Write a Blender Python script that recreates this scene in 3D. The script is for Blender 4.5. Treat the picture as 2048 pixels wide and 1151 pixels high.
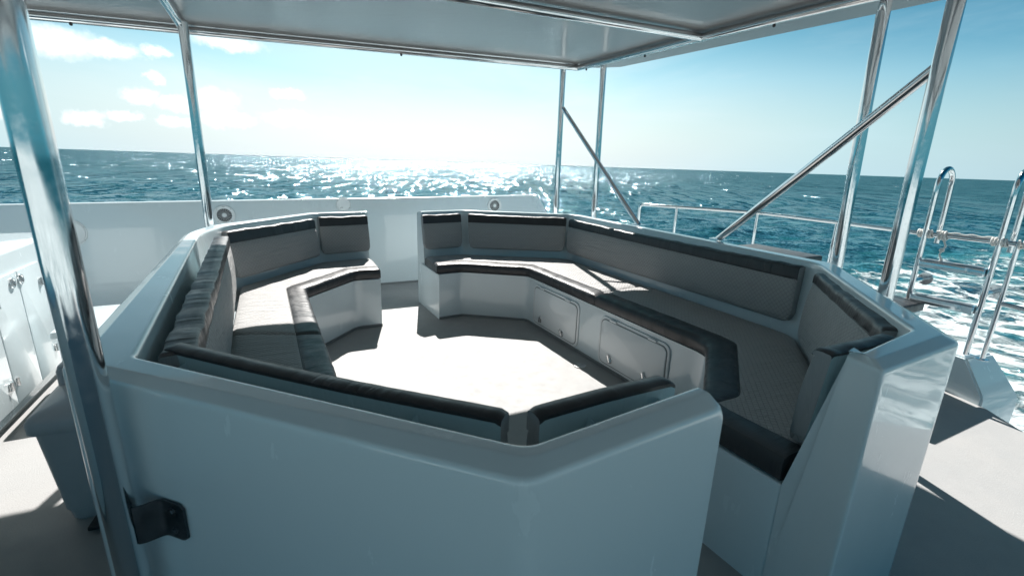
import bpy, bmesh, math, random
from mathutils import Vector, Matrix, noise
random.seed(7)
R = math.radians
scene = bpy.context.scene
C = scene.collection
for o in list(bpy.data.objects): bpy.data.objects.remove(o)

# ------------------------------------------------------------------ camera
cd = bpy.data.cameras.new('camera'); cam = bpy.data.objects.new('camera', cd); C.objects.link(cam)
cd.sensor_width = 36.0; cd.lens = 925.0 / 2048.0 * 36.0
cd.clip_start = 0.02; cd.clip_end = 60000.0
cam.location = (0, 0, 1.45)
cam.matrix_world = Matrix.Translation((0, 0, 1.45)) @ Matrix.Rotation(R(75.0), 4, 'X') @ Matrix.Rotation(R(1.9), 4, 'Z')
cd.dof.use_dof = True; cd.dof.focus_distance = 4.2; cd.dof.aperture_fstop = 5.0
scene.camera = cam

# ------------------------------------------------------------------ light and exposure
SUN_AZ = -10.5      # degrees from +Y towards +X
SUN_EL = 44.5
scene.view_settings.view_transform = 'Standard'
scene.view_settings.look = 'None'
scene.view_settings.gamma = 1.0
scene.view_settings.exposure = 0.98
sd = bpy.data.lights.new('sun', 'SUN'); sd.energy = 5.0; sd.angle = R(0.5); sd.color = (1.0, 0.955, 0.91)
sun = bpy.data.objects.new('sun', sd); C.objects.link(sun)
to_sun = Vector((math.sin(R(SUN_AZ)) * math.cos(R(SUN_EL)), math.cos(R(SUN_AZ)) * math.cos(R(SUN_EL)), math.sin(R(SUN_EL))))
sun.rotation_euler = to_sun.to_track_quat('Z', 'Y').to_euler()
sun.location = (0, 0, 12)


class NT:
    """small helper for building node trees"""
    def __init__(s, tree): s.t = tree; s.n = tree.nodes; s.l = tree.links
    def node(s, kind, **kw):
        n = s.n.new(kind)
        for k, v in kw.items(): setattr(n, k, v)
        return n
    def put(s, sock, v):
        if isinstance(v, bpy.types.NodeSocket): s.l.new(v, sock)
        elif v is not None:
            if isinstance(v, (int, float)) and hasattr(sock.default_value, '__len__'): v = (v,) * len(sock.default_value)
            if hasattr(v, '__len__') and len(v) == 3 and len(sock.default_value) == 4: v = (*v, 1)
            sock.default_value = v
    def math(s, op, a, b=None, c=None, clamp=False):
        n = s.node('ShaderNodeMath', operation=op, use_clamp=clamp)
        for i, v in enumerate((a, b, c)):
            if v is not None: s.put(n.inputs[i], v)
        return n.outputs[0]
    def vmath(s, op, a, b=None):
        n = s.node('ShaderNodeVectorMath', operation=op)
        s.put(n.inputs[0], a)
        if b is not None: s.put(n.inputs[1], b)
        return n.outputs['Value'] if op in ('LENGTH', 'DOT_PRODUCT', 'DISTANCE') else n.outputs[0]
    def mix(s, f, a, b, mode='MIX'):
        n = s.node('ShaderNodeMix', data_type='RGBA', blend_type=mode)
        s.put(n.inputs[0], f); s.put(n.inputs[6], a); s.put(n.inputs[7], b)
        return n.outputs[2]
    def noise(s, vec, scale, detail=2, rough=0.5, dist=0.0, out=0):
        n = s.node('ShaderNodeTexNoise')
        s.put(n.inputs['Vector'], vec); s.put(n.inputs['Scale'], scale); s.put(n.inputs['Detail'], detail)
        s.put(n.inputs['Roughness'], rough); s.put(n.inputs['Distortion'], dist)
        return n.outputs[out]
    def ramp(s, f, a, b, va=0.0, vb=1.0, interp='SMOOTHSTEP'):
        n = s.node('ShaderNodeMapRange', interpolation_type=interp)
        s.put(n.inputs[0], f); s.put(n.inputs[1], a); s.put(n.inputs[2], b); s.put(n.inputs[3], va); s.put(n.inputs[4], vb)
        return n.outputs[0]
    def mapping(s, vec, scale=(1, 1, 1), rot=(0, 0, 0), loc=(0, 0, 0)):
        n = s.node('ShaderNodeMapping'); s.put(n.inputs[0], vec)
        n.inputs[1].default_value = loc; n.inputs[2].default_value = rot; n.inputs[3].default_value = scale
        return n.outputs[0]
    def bump(s, h, strength=1.0, dist=0.01, normal=None):
        n = s.node('ShaderNodeBump'); s.put(n.inputs['Height'], h); s.put(n.inputs['Strength'], strength)
        s.put(n.inputs['Distance'], dist)
        if normal: s.put(n.inputs['Normal'], normal)
        return n.outputs[0]

# ------------------------------------------------------------------ sky
world = bpy.data.worlds.new('World'); scene.world = world; world.use_nodes = True
W_ = NT(world.node_tree); W_.n.clear()
sky = W_.node('ShaderNodeTexSky', sky_type='NISHITA', sun_disc=False)
sky.sun_elevation = R(SUN_EL); sky.sun_rotation = R(SUN_AZ)
sky.air_density = 1.0; sky.dust_density = 1.6; sky.ozone_density = 1.5; sky.altitude = 0
tc = W_.node('ShaderNodeTexCoord')
sep = W_.node('ShaderNodeSeparateXYZ'); W_.put(sep.inputs[0], tc.outputs['Generated'])
az = W_.math('MULTIPLY', W_.math('ARCTAN2', sep.outputs[0], sep.outputs[1]), 57.29578)
el = W_.math('MULTIPLY', W_.math('ARCSINE', sep.outputs[2]), 57.29578)
cmb = W_.node('ShaderNodeCombineXYZ'); W_.put(cmb.inputs[0], az); W_.put(cmb.inputs[1], el)
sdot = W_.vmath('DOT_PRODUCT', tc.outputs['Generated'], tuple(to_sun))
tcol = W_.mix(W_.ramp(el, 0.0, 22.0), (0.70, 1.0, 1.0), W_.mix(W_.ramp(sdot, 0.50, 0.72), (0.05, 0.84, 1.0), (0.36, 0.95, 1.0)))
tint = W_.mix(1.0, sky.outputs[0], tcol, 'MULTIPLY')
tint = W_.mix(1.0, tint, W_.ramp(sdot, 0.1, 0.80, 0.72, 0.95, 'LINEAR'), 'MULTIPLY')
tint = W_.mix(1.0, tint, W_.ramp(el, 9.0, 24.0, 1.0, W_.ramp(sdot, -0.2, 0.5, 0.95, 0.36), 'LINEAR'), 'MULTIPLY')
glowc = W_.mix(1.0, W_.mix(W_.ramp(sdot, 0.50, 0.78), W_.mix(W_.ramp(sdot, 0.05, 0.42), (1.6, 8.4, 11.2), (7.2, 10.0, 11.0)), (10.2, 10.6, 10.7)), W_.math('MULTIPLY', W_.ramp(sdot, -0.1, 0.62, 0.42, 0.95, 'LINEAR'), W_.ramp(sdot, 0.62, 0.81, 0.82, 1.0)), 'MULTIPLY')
# cumulus puffs near the horizon: azimuth, elevation, half width, half height (degrees)
clouds = [(-43.0, 8.6, 4.2, 1.25), (-39.4, 8.5, 2.6, 0.8), (-45.3, 9.2, 2.0, 1.1), (-35.8, 8.9, 1.3, .55), (-36.1, 6.6, .8, .6), (-37.4, 4.9, 1.5, .8),
          (-34.6, 4.5, 1.8, .75), (-31.6, 5.2, 2.2, 1.15), (-41.6, 2.7, 1.6, .7), (-38.8, 3.1, 1.5, .45), (-35.1, 2.8, 1.7, .5),
          (-30.6, 3.4, 2.6, .9), (-25.0, 6.3, 1.8, .6), (-25.0, 3.8, 2.6, .9), (-20.5, 3.5, 2.0, .7), (-46.5, 3.0, 1.6, .7),
          (-29.8, 10.4, 3.2, .8), (-47.5, 5.6, 1.1, .5), (-58, 7, 4, 1.2), (-66, 4, 5, 1.3), (60, 5, 5, 1.0), (75, 8, 4, 1.4)]
nz = W_.noise(cmb.outputs[0], 0.9, 5, 0.62, 0, 1)
nzv = W_.vmath('MULTIPLY', W_.vmath('SUBTRACT', nz, (0.5, 0.5, 0.5)), (2.6, 1.5, 0))
pos = W_.vmath('ADD', cmb.outputs[0], nzv)
acc = None
for a, e, sw, sh in clouds:
    d = W_.vmath('MULTIPLY', W_.vmath('SUBTRACT', pos, (a, e, 0)), (1 / sw, 1 / sh, 0))
    m = W_.math('SUBTRACT', 1.0, W_.vmath('LENGTH', d))
    acc = m if acc is None else W_.math('MAXIMUM', acc, m)
cmask = W_.ramp(acc, -0.22, 0.62)
wisp = W_.noise(W_.mapping(cmb.outputs[0], (0.035, 0.16, 1), (0, 0, 0.12)), 1.0, 6, 0.6, 0.4)
wmask = W_.math('MULTIPLY', W_.ramp(wisp, 0.44, 0.72), W_.ramp(el, 6.0, 22.0, 0.36, 0.0))
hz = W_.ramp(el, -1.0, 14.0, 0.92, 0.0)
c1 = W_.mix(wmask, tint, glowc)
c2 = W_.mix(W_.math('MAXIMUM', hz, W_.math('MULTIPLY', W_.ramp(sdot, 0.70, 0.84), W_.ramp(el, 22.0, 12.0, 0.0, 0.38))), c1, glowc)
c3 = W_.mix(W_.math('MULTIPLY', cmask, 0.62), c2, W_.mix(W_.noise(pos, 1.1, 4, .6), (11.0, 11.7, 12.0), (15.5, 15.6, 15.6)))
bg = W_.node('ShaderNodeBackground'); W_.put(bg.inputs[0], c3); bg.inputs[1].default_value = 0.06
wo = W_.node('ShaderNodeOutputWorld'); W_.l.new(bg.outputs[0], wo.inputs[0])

# ------------------------------------------------------------------ boat frame: u across, v along, z up
UX, UY = math.cos(R(27)), math.sin(R(27))
def W(u, v, z=None):
    x, y = u * UX - v * UY, u * UY + v * UX
    return Vector((x, y)) if z is None else Vector((x, y, z))

# ------------------------------------------------------------------ materials
def material(name):
    m = bpy.data.materials.new(name); m.use_nodes = True
    t = NT(m.node_tree); b = t.n['Principled BSDF']
    return m, t, b
def setb(t, b, **kw):
    names = dict(color='Base Color', rough='Roughness', metal='Metallic', ior='IOR', coat='Coat Weight', coat_rough='Coat Roughness', normal='Normal', spec='Specular IOR Level', coat_normal='Coat Normal', sheen='Sheen Weight')
    for k, v in kw.items(): t.put(b.inputs[names[k]], v)

def gelcoat(name, col=(0.68, 0.765, 0.79), rough=0.25):
    m, t, b = material(name)
    g = t.node('ShaderNodeNewGeometry').outputs['Position']
    n1 = t.noise(g, 2.2, 2, 0.5)
    n2 = t.noise(g, 55.0, 2, 0.6)
    grime = t.noise(t.mapping(g, (1, 1, 0.35)), 7.0, 6, 0.65)
    setb(t, b, color=t.mix(t.ramp(grime, 0.6, 0.9, 0, 0.05), col, (col[0] * .78, col[1] * .79, col[2] * .78)),
         rough=t.ramp(grime, 0.3, 0.8, rough * .9, rough * 1.15), coat=0.8, coat_rough=0.04)
    h = t.math('ADD', t.math('MULTIPLY', n1, 1.0), t.math('MULTIPLY', n2, 0.012))
    nb = t.bump(h, 1.0, 0.0035)
    setb(t, b, normal=nb, coat_normal=nb)
    return m
M_white = gelcoat('white_gelcoat')
M_plastic = gelcoat('white_plastic', (0.76, 0.80, 0.81), 0.4)

def steel(name, col=(0.72, 0.73, 0.74), rough=0.07):
    m, t, b = material(name)
    g = t.node('ShaderNodeNewGeometry').outputs['Position']
    n = t.noise(g, 30.0, 4, 0.6)
    setb(t, b, color=col, metal=1.0, rough=t.ramp(n, 0.35, 0.8, rough, rough * 2.6), normal=t.bump(t.noise(g, 9.0, 2), 0.10, 0.003))
    return m
M_steel = steel('polished_steel')
M_satin = steel('satin_steel', (0.42, 0.43, 0.44), 0.3)
M_dark = steel('dark_steel', (0.10, 0.11, 0.12), 0.28)
M_chrome = steel('chrome', (0.8, 0.8, 0.8), 0.12)

m, t, b = material('canopy_gelcoat'); M_canopy = m
g = t.node('ShaderNodeNewGeometry').outputs['Position']
hh = t.math('ADD', t.noise(t.mapping(g, (1, 1.8, 1), (0, 0, R(-27))), 1.6, 4, 0.6, 0.5), t.math('MULTIPLY', t.noise(g, 14, 3), 0.05))
nb = t.bump(hh, 1.0, 0.007)
setb(t, b, color=(0.235, 0.225, 0.22), rough=0.34, coat=0.6, coat_rough=0.10, normal=nb, coat_normal=nb)

m, t, b = material('nonskid_deck'); M_deck = m
g = t.node('ShaderNodeNewGeometry').outputs['Position']
fine = t.noise(g, 170.0, 3, 0.7)
blot = t.noise(g, 2.2, 6, 0.62, 0.4)
foot = t.noise(g, 11.0, 5, 0.7)
c = t.mix(t.ramp(blot, 0.3, 0.75), (0.335, 0.34, 0.34), (0.36, 0.36, 0.355))
c = t.mix(t.ramp(foot, 0.55, 0.8, 0, 0.12), c, (0.24, 0.245, 0.24))
setb(t, b, color=c, rough=t.ramp(foot, 0.3, 0.7, 0.5, 0.7), spec=0.32, normal=t.bump(t.math('ADD', fine, t.math('MULTIPLY', foot, 0.25)), 0.5, 0.003))

m, t, b = material('kick_strip'); M_kick = m
setb(t, b, color=(0.20, 0.215, 0.22), rough=0.6)

def quilt():
    m, t, b = material('quilted_fabric')
    uv = t.node('ShaderNodeUVMap').outputs[0]
    r = t.mapping(uv, (1, 1, 1), (0, 0, R(45)))
    s = t.node('ShaderNodeSeparateXYZ'); t.put(s.inputs[0], t.vmath('ADD', r, t.vmath('MULTIPLY', t.vmath('SUBTRACT', t.noise(uv, 9, 2, .5, 0, 1), (.5, .5, .5)), (.006, .006, 0))))
    def line(sock):
        f = t.math('PINGPONG', sock, 0.0105)
        return t.ramp(f, 0.0, 0.0022, 1.0, 0.0)
    ln = t.math('MAXIMUM', line(s.outputs[0]), line(s.outputs[1]))
    weave = t.noise(uv, 900, 2, 0.6)
    crease = t.noise(t.mapping(uv, (1.2, 7, 1), (0, 0, R(33))), 3.2, 4, 0.6, 0.8)
    soil = t.noise(uv, 5, 5, 0.65)
    c = t.mix(t.ramp(soil, 0.35, 0.75, 0, 0.5), (0.41, 0.41, 0.405), (0.36, 0.36, 0.36))
    c = t.mix(t.math('MULTIPLY', ln, 0.45), c, (0.14, 0.145, 0.15))
    h = t.math('SUBTRACT', t.math('MULTIPLY', t.ramp(crease, 0.3, 0.75), 1.3), t.math('MULTIPLY', ln, 0.55))
    h = t.math('ADD', h, t.math('MULTIPLY', weave, 0.06))
    setb(t, b, color=c, rough=0.6, spec=0.4, normal=t.bump(h, 1.0, 0.004))
    return m
M_quilt = quilt()

def vinyl(name, col, rough=0.42, wr=1.0):
    m, t, b = material(name)
    uv = t.node('ShaderNodeUVMap').outputs[0]
    w1 = t.noise(t.mapping(uv, (26, 5, 1), (0, 0, R(8))), 1.0, 3, 0.55, 1.2)
    amp = t.ramp(t.noise(uv, 2.6, 2, 0.5), 0.35, 0.7, 0.15, 1.0)
    grain = t.noise(uv, 420, 2, 0.6)
    h = t.math('ADD', t.math('MULTIPLY', t.math('MULTIPLY', w1, amp), 1.0 * wr), t.math('MULTIPLY', grain, 0.015))
    setb(t, b, color=col, rough=t.ramp(t.noise(uv, 14, 4, .6), .3, .7, rough * .85, rough * 1.25), normal=t.bump(h, 1.0, 0.014))
    return m
M_vinyl = vinyl('charcoal_vinyl', (0.036, 0.038, 0.041), 0.38, 0.5)
M_backing = vinyl('pale_vinyl_backing', (0.46, 0.62, 0.66), 0.5, 0.5)
M_side = vinyl('light_grey_fabric', (0.32, 0.33, 0.335), 0.7, 0.6)
m, t, b = material('black_plastic'); M_black = m; setb(t, b, color=(0.02, 0.022, 0.024), rough=0.5)
m, t, b = material('dark_hole'); M_hole = m; setb(t, b, color=(0.012, 0.012, 0.014), rough=0.8)
m, t, b = material('white_rope'); M_rope = m
uv = t.node('ShaderNodeNewGeometry').outputs['Position']
setb(t, b, color=(0.72, 0.71, 0.68), rough=0.85, normal=t.bump(t.noise(uv, 160, 2), .8, .004))
m, t, b = material('bin_plastic'); M_bin = m
g = t.node('ShaderNodeNewGeometry').outputs['Position']
setb(t, b, color=t.mix(t.ramp(t.noise(g, 6, 5, .6), .45, .8, 0, .4), (0.50, 0.51, 0.53), (0.40, 0.41, 0.43)), rough=0.38, normal=t.bump(t.noise(g, 260, 2), .25, .002))

# ------------------------------------------------------------------ mesh helpers
def obj(name, me, mat=None, parent=None, smooth=True):
    if isinstance(me, bmesh.types.BMesh):
        bm = me; bmesh.ops.recalc_face_normals(bm, faces=bm.faces)
        me = bpy.data.meshes.new(name); bm.to_mesh(me); bm.free()
    o = bpy.data.objects.new(name, me); C.objects.link(o)
    if mat: me.materials.append(mat)
    for p in me.polygons: p.use_smooth = smooth
    if smooth:
        me.set_sharp_from_angle(angle=R(38))
    if parent: o.parent = parent
    return o
def thing(name, label, cat, loc=(0, 0, 0), group=None):
    o = bpy.data.objects.new(name, None); C.objects.link(o); o.empty_display_size = 0.1
    o.location = loc; o['label'] = label; o['category'] = cat
    if group: o['group'] = group
    bpy.context.view_layer.update()
    return o
def under(o, root):
    """keep world placement of a mesh authored in world space below a root with a location"""
    o.parent = root
    p = root; off = Vector((0, 0, 0))
    while p: off += p.location; p = p.parent
    o.location = -off
    return o
def part(name, bm, mat, root, smooth=True):
    o = obj(name, bm, mat, None, smooth); return under(o, root)

def fillet(poly, rad, n=6):
    """round the inner vertices of a polyline; rad: number or list"""
    out = [Vector(poly[0])]
    for i in range(1, len(poly) - 1):
        p, a, b = Vector(poly[i]), Vector(poly[i - 1]), Vector(poly[i + 1])
        r = rad[i] if isinstance(rad, (list, tuple)) else rad
        r = min(r, (a - p).length * .45, (b - p).length * .45)
        s, e = p + (a - p).normalized() * r, p + (b - p).normalized() * r
        for k in range(n + 1):
            q = k / n; out.append((1 - q) ** 2 * s + 2 * q * (1 - q) * p + q * q * e)
    out.append(Vector(poly[-1]))
    return out
def subdiv(rows, ds):
    """rows: list of equal-count polylines; insert points so that the longest row has steps < ds"""
    n = len(rows[0]); out = [[] for _ in rows]
    for i in range(n - 1):
        L = max((r[i + 1] - r[i]).length for r in rows); k = max(1, int(math.ceil(L / ds)))
        for j in range(k):
            for q, r in enumerate(rows): out[q].append(r[i].lerp(r[i + 1], j / k))
    for q, r in enumerate(rows): out[q].append(r[-1].copy())
    return out
def loft(bm, rows, cap0=False, cap1=False, uvmode='len', closed=False):
    """rows[i][j] grid of 3D points -> quads; uv metres along and across"""
    uvl = bm.loops.layers.uv.verify()
    G = [[bm.verts.new(p) for p in r] for r in rows]
    nr, nc = len(rows), len(rows[0])
    U = [0.0]
    mid = rows[nr // 2]
    for j in range(1, nc): U.append(U[-1] + (mid[j] - mid[j - 1]).length)
    V = [0.0]
    for i in range(1, nr): V.append(V[-1] + (rows[i][nc // 2] - rows[i - 1][nc // 2]).length)
    rng = range(nr if closed else nr - 1)
    for i in rng:
        i2 = (i + 1) % nr; v2 = V[i + 1] if i + 1 < nr else V[i] + .05
        for j in range(nc - 1):
            try: f = bm.faces.new((G[i][j], G[i][j + 1], G[i2][j + 1], G[i2][j]))
            except ValueError: continue
            co = [(U[j], V[i]), (U[j + 1], V[i]), (U[j + 1], v2), (U[j], v2)]
            for lp, c_ in zip(f.loops, co):
                if uvmode == 'xy':
                    p = lp.vert.co; lp[uvl].uv = (p.x * UX + p.y * UY, -p.x * UY + p.y * UX)
                else: lp[uvl].uv = c_
    for flag, j in ((cap0, 0), (cap1, nc - 1)):
        if flag:
            try:
                f = bm.faces.new([G[i][j] for i in range(nr)])
                p0 = G[0][j].co
                for lp in f.loops: lp[uvl].uv = ((lp.vert.co.xy - p0.xy).length, lp.vert.co.z)
            except ValueError: pass
    return G
def tube(bm, path, r, seg=20, caps=True):
    path = [Vector(p) for p in path]
    rings = []; t0 = (path[1] - path[0]).normalized()
    ref = Vector((0, 0, 1)) if abs(t0.z) < .9 else Vector((1, 0, 0))
    nrm = t0.cross(ref).normalized()
    for i, p in enumerate(path):
        if i == 0: tg = t0
        elif i == len(path) - 1: tg = (p - path[i - 1]).normalized()
        else: tg = ((path[i + 1] - p).normalized() + (p - path[i - 1]).normalized()).normalized()
        nrm = (nrm - tg * nrm.dot(tg)).normalized(); bn = tg.cross(nrm)
        rr = r[i] if isinstance(r, (list, tuple)) else r
        rings.append([bm.verts.new(p + (nrm * math.cos(a) + bn * math.sin(a)) * rr) for a in [2 * math.pi * k / seg for k in range(seg)]])
    for a, b in zip(rings, rings[1:]):
        for k in range(seg): bm.faces.new((a[k], a[(k + 1) % seg], b[(k + 1) % seg], b[k]))
    if caps:
        bm.faces.new(rings[0][::-1]); bm.faces.new(rings[-1])
def prism(bm, poly, z0, z1, bev=0.0, seg=3, zt=None):
    """plan polygon extruded from z0 to z1 (or per-vertex tops zt)"""
    n = len(poly)
    lo = [bm.verts.new((p[0], p[1], z0)) for p in poly]
    hi = [bm.verts.new((p[0], p[1], zt[i] if zt else z1)) for i, p in enumerate(poly)]
    fs = [bm.faces.new(lo[::-1]), bm.faces.new(hi)]
    for i in range(n): fs.append(bm.faces.new((lo[i], lo[(i + 1) % n], hi[(i + 1) % n], hi[i])))
    if bev:
        es = list({e for f in fs[1:2] for e in f.edges} | {e for e in bm.edges if (e.verts[0] in lo) != (e.verts[1] in lo) and (e.verts[0] in lo or e.verts[1] in lo)})
        bmesh.ops.bevel(bm, geom=es, offset=bev, segments=seg, affect='EDGES', profile=0.5)
def box(bm, u0, u1, v0, v1, z0, z1, bev=0.0, seg=3):
    prism(bm, [W(u0, v0), W(u1, v0), W(u1, v1), W(u0, v1)], z0, z1, bev, seg)
def frame_matrix(p, n, up=Vector((0, 0, 1))):
    """matrix whose local Z is n, local Y close to up, origin p"""
    n = n.normalized(); x = up.cross(n).normalized(); y = n.cross(x)
    return Matrix(((x.x, y.x, n.x, p.x), (x.y, y.y, n.y, p.y), (x.z, y.z, n.z, p.z), (0, 0, 0, 1)))
def rplate(bm, w, h, d, rad, M, bev=0.004, cs=6):
    """rounded rectangle plate, local XY centred, thickness along +Z from 0 to d, placed by M"""
    pts = []
    for cx, cy, a0 in ((w / 2 - rad, h / 2 - rad, 0), (-w / 2 + rad, h / 2 - rad, 90), (-w / 2 + rad, -h / 2 + rad, 180), (w / 2 - rad, -h / 2 + rad, 270)):
        for k in range(cs + 1):
            a = R(a0 + 90 * k / cs); pts.append((cx + rad * math.cos(a), cy + rad * math.sin(a)))
    def ring(ins, z):
        s = ((w - 2 * ins) / w, (h - 2 * ins) / h)
        return [bm.verts.new(M @ Vector((x * s[0], y * s[1], z))) for x, y in pts]
    rs = [ring(0, 0), ring(0, d - bev), ring(bev * .3, d - bev * .3), ring(bev, d)]
    n = len(pts)
    for a, b in zip(rs, rs[1:]):
        for k in range(n): bm.faces.new((a[k], a[(k + 1) % n], b[(k + 1) % n], b[k]))
    bm.faces.new(rs[0][::-1]); bm.faces.new(rs[-1])
def disc(bm, r, d, M, seg=32, bev=0.002, r0=0.0):
    """flat disc (or ring with inner radius r0)"""
    prof = [(r, 0), (r, d - bev), (r - bev, d)] + ([(r0 + bev, d), (r0, d - bev), (r0, 0)] if r0 else [])
    rs = [[bm.verts.new(M @ Vector((q * math.cos(2 * math.pi * k / seg), q * math.sin(2 * math.pi * k / seg), z))) for k in range(seg)] for q, z in prof]
    pairs = list(zip(rs, rs[1:])) + ([(rs[-1], rs[0])] if r0 else [])
    for a, b in pairs:
        for k in range(seg): bm.faces.new((a[k], a[(k + 1) % seg], b[(k + 1) % seg], b[k]))
    if not r0: bm.faces.new(rs[0][::-1]); bm.faces.new(rs[-1])
def V2(p): return Vector((p[0], p[1]))
def V3(p, z): return Vector((p[0], p[1], z))

# ------------------------------------------------------------------ sea
SEA = -2.6
def build_sea():
    rr = [1.5]
    while rr[-1] < 30000:
        r = rr[-1]
        rr.append(r * (1.018 if r < 160 else 1.06) + 0.02)
    angs = []
    a = -180.0
    while a < 180.0:
        angs.append(a); a += 0.34 if -70 < a < 75 else 3.0
    wv = []
    rnd = random.Random(3)
    for i in range(46):
        lam = 0.6 * (14.0 ** (i / 45.0)); dirn = R(-62 + rnd.gauss(0, 38)); amp = 0.0095 * lam ** 0.8
        k = 2 * math.pi / lam
        wv.append((k * math.cos(dirn), k * math.sin(dirn), rnd.uniform(0, 6.28), amp, lam))
    import numpy as np
    A = np.radians(np.array(angs)); Rr = np.array(rr)
    X = np.outer(Rr, np.sin(A)); Y = np.outer(Rr, np.cos(A)); Z = np.zeros_like(X)
    dx = np.zeros_like(X); dy = np.zeros_like(X)
    cell = np.maximum(Rr * 0.018 + .02, Rr * R(0.34))[:, None]
    for kx, ky, ph, am, lam in wv:
        fade = np.clip((lam / cell - 2.5) / 3.0, 0, 1)
        th = kx * X + ky * Y + ph
        Z += am * fade * np.cos(th); k = math.hypot(kx, ky)
        dx -= am * fade * .9 * kx / k * np.sin(th); dy -= am * fade * .9 * ky / k * np.sin(th)
    # group modulation, so that the waves come in sets
    n, mcols = X.shape
    me = bpy.data.meshes.new('sea')
    co = np.stack([X + dx, Y + dy, Z + SEA], -1).reshape(-1, 3)
    I = np.arange(n - 1)[:, None] * mcols; J = np.arange(mcols)[None, :]; J2 = (J + 1) % mcols
    F = np.stack([I + J, I + J2, I + mcols + J2, I + mcols + J], -1).reshape(-1, 4)[:, ::-1]
    me.vertices.add(len(co)); me.vertices.foreach_set('co', co.ravel())
    me.loops.add(F.size); me.loops.foreach_set('vertex_index', F.ravel().astype(np.int32))
    me.polygons.add(len(F)); me.polygons.foreach_set('loop_start', np.arange(0, F.size, 4, dtype=np.int32))
    me.update(calc_edges=True); me.validate()
    o = bpy.data.objects.new('water', me); C.objects.link(o); o['kind'] = 'structure'
    me.polygons.foreach_set('use_smooth', np.ones(len(F), dtype=bool))
    m, t, b = material('sea_water')
    g = t.node('ShaderNodeNewGeometry').outputs['Position']
    cam_d = t.vmath('LENGTH', g)
    n1 = t.noise(t.mapping(g, (1, 1.9, 1), (0, 0, R(28))), 0.55, 5, 0.6, 0.3)
    def slope(scale, det, rough, k, st=1.7):
        c_ = t.noise(t.mapping(g, (1, st, 1), (0, 0, R(30))), scale, det, rough, 0.2, 1)
        return t.vmath('MULTIPLY', t.vmath('SUBTRACT', c_, (.5, .5, .5)), (k, k, 0))
    def fade(v_, near_, far_, a_, b_):
        return t.vmath('MULTIPLY', v_, t.ramp(cam_d, near_, far_, a_, b_))
    c_ = t.noise(t.mapping(g, (1, .10, 1), (0, 0, R(6))), 1.25, 3, 0.55, 0.3, 1)
    glint = t.vmath('MULTIPLY', t.vmath('SUBTRACT', c_, (.5, .5, .5)), (3.2, 3.2, 0))
    sl = t.vmath('ADD', slope(0.07, 5, 0.65, 0.9, 0.35), t.vmath('ADD', fade(slope(0.9, 4, 0.62, 2.0), 25, 140, 1.0, 0.35), fade(slope(5.0, 3, 0.65, 1.9, 1.3), 12, 80, 1.0, 0.08)))
    sl = t.vmath('ADD', sl, fade(glint, 25, 110, 0.0, 1.0))
    # foam of the wake beside and behind the hull (boat frame)
    r = t.mapping(g, (1, 1, 1), (0, 0, R(-27)))
    s = t.node('ShaderNodeSeparateXYZ'); t.put(s.inputs[0], r)
    wob = t.math('MULTIPLY', t.math('SUBTRACT', t.noise(g, 0.22, 3), 0.5), 5.0)
    uu = t.math('ADD', s.outputs[0], wob); vv = s.outputs[1]
    # wake edge widens astern (towards -v)
    inside = t.ramp(uu, 50.0, 32.0)
    fwd = t.ramp(t.math('MULTIPLY_ADD', uu, -0.14, vv), 11.5, 5.0)
    near = t.ramp(uu, 30.0, 10.0, 0.74, 1.0)
    dens = t.math('MULTIPLY', t.math('MULTIPLY', inside, fwd), near)
    wp = t.vmath('ADD', t.mapping(r, (1.0, 0.75, 1)), t.vmath('MULTIPLY', t.vmath('SUBTRACT', t.noise(g, 1.1, 4, .6, 0, 1), (.5, .5, .5)), (1.6, 1.6, 0)))
    vo = t.node('ShaderNodeTexVoronoi', feature='DISTANCE_TO_EDGE'); t.put(vo.inputs['Vector'], wp); vo.inputs['Scale'].default_value = 0.9
    web = t.ramp(vo.outputs['Distance'], 0.0, 0.16, 1.0, 0.0)
    fn = t.noise(t.mapping(r, (1, 0.6, 1)), 0.9, 9, 0.72, 0.9)
    fm = t.math('ADD', t.math('MULTIPLY', web, 0.16), fn)
    thr = t.math('MULTIPLY_ADD', dens, -0.50, 0.93)
    foam = t.ramp(t.math('SUBTRACT', fm, thr), -0.03, 0.14)
    # sparse whitecaps
    cap = t.ramp(t.noise(t.mapping(g, (1, 2.6, 1), (0, 0, R(28))), 0.23, 8, 0.72), 0.735, 0.775)
    foam = t.math('MAXIMUM', foam, t.math('MULTIPLY', cap, t.ramp(cam_d, 60, 400, 0.85, 0.15)))
    aer = t.math('MULTIPLY', t.math('MULTIPLY', inside, fwd), t.ramp(t.noise(g, 0.5, 4, .6, .6), 0.36, 0.62))
    deep = t.mix(t.ramp(n1, 0.35, 0.7), (0.002, 0.032, 0.042), (0.004, 0.066, 0.076))
    col = t.mix(t.math('MULTIPLY', aer, 0.75), deep, (0.04, 0.20, 0.21))
    col = t.mix(foam, col, (0.66, 0.74, 0.75))
    gn = t.node('ShaderNodeNewGeometry').outputs['Normal']
    bn = t.vmath('NORMALIZE', t.vmath('ADD', gn, sl))
    bn = t.bump(t.math('MULTIPLY', foam, t.math('ADD', fn, .3)), 0.8, 0.15, bn)
    # water body and a wave-shadowed mirror of the sky: steep little waves hide the grazing reflection
    df = t.node('ShaderNodeBsdfDiffuse'); t.put(df.inputs[0], col); t.put(df.inputs['Normal'], bn)
    gl = t.node('ShaderNodeBsdfGlossy'); t.put(gl.inputs[0], (0.72, 0.90, 1.0, 1)); t.put(gl.inputs['Roughness'], t.ramp(cam_d, 20, 200, 0.06, 0.15)); t.put(gl.inputs['Normal'], bn)
    fr = t.node('ShaderNodeFresnel'); fr.inputs[0].default_value = 1.333; t.put(fr.inputs['Normal'], bn)
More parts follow.
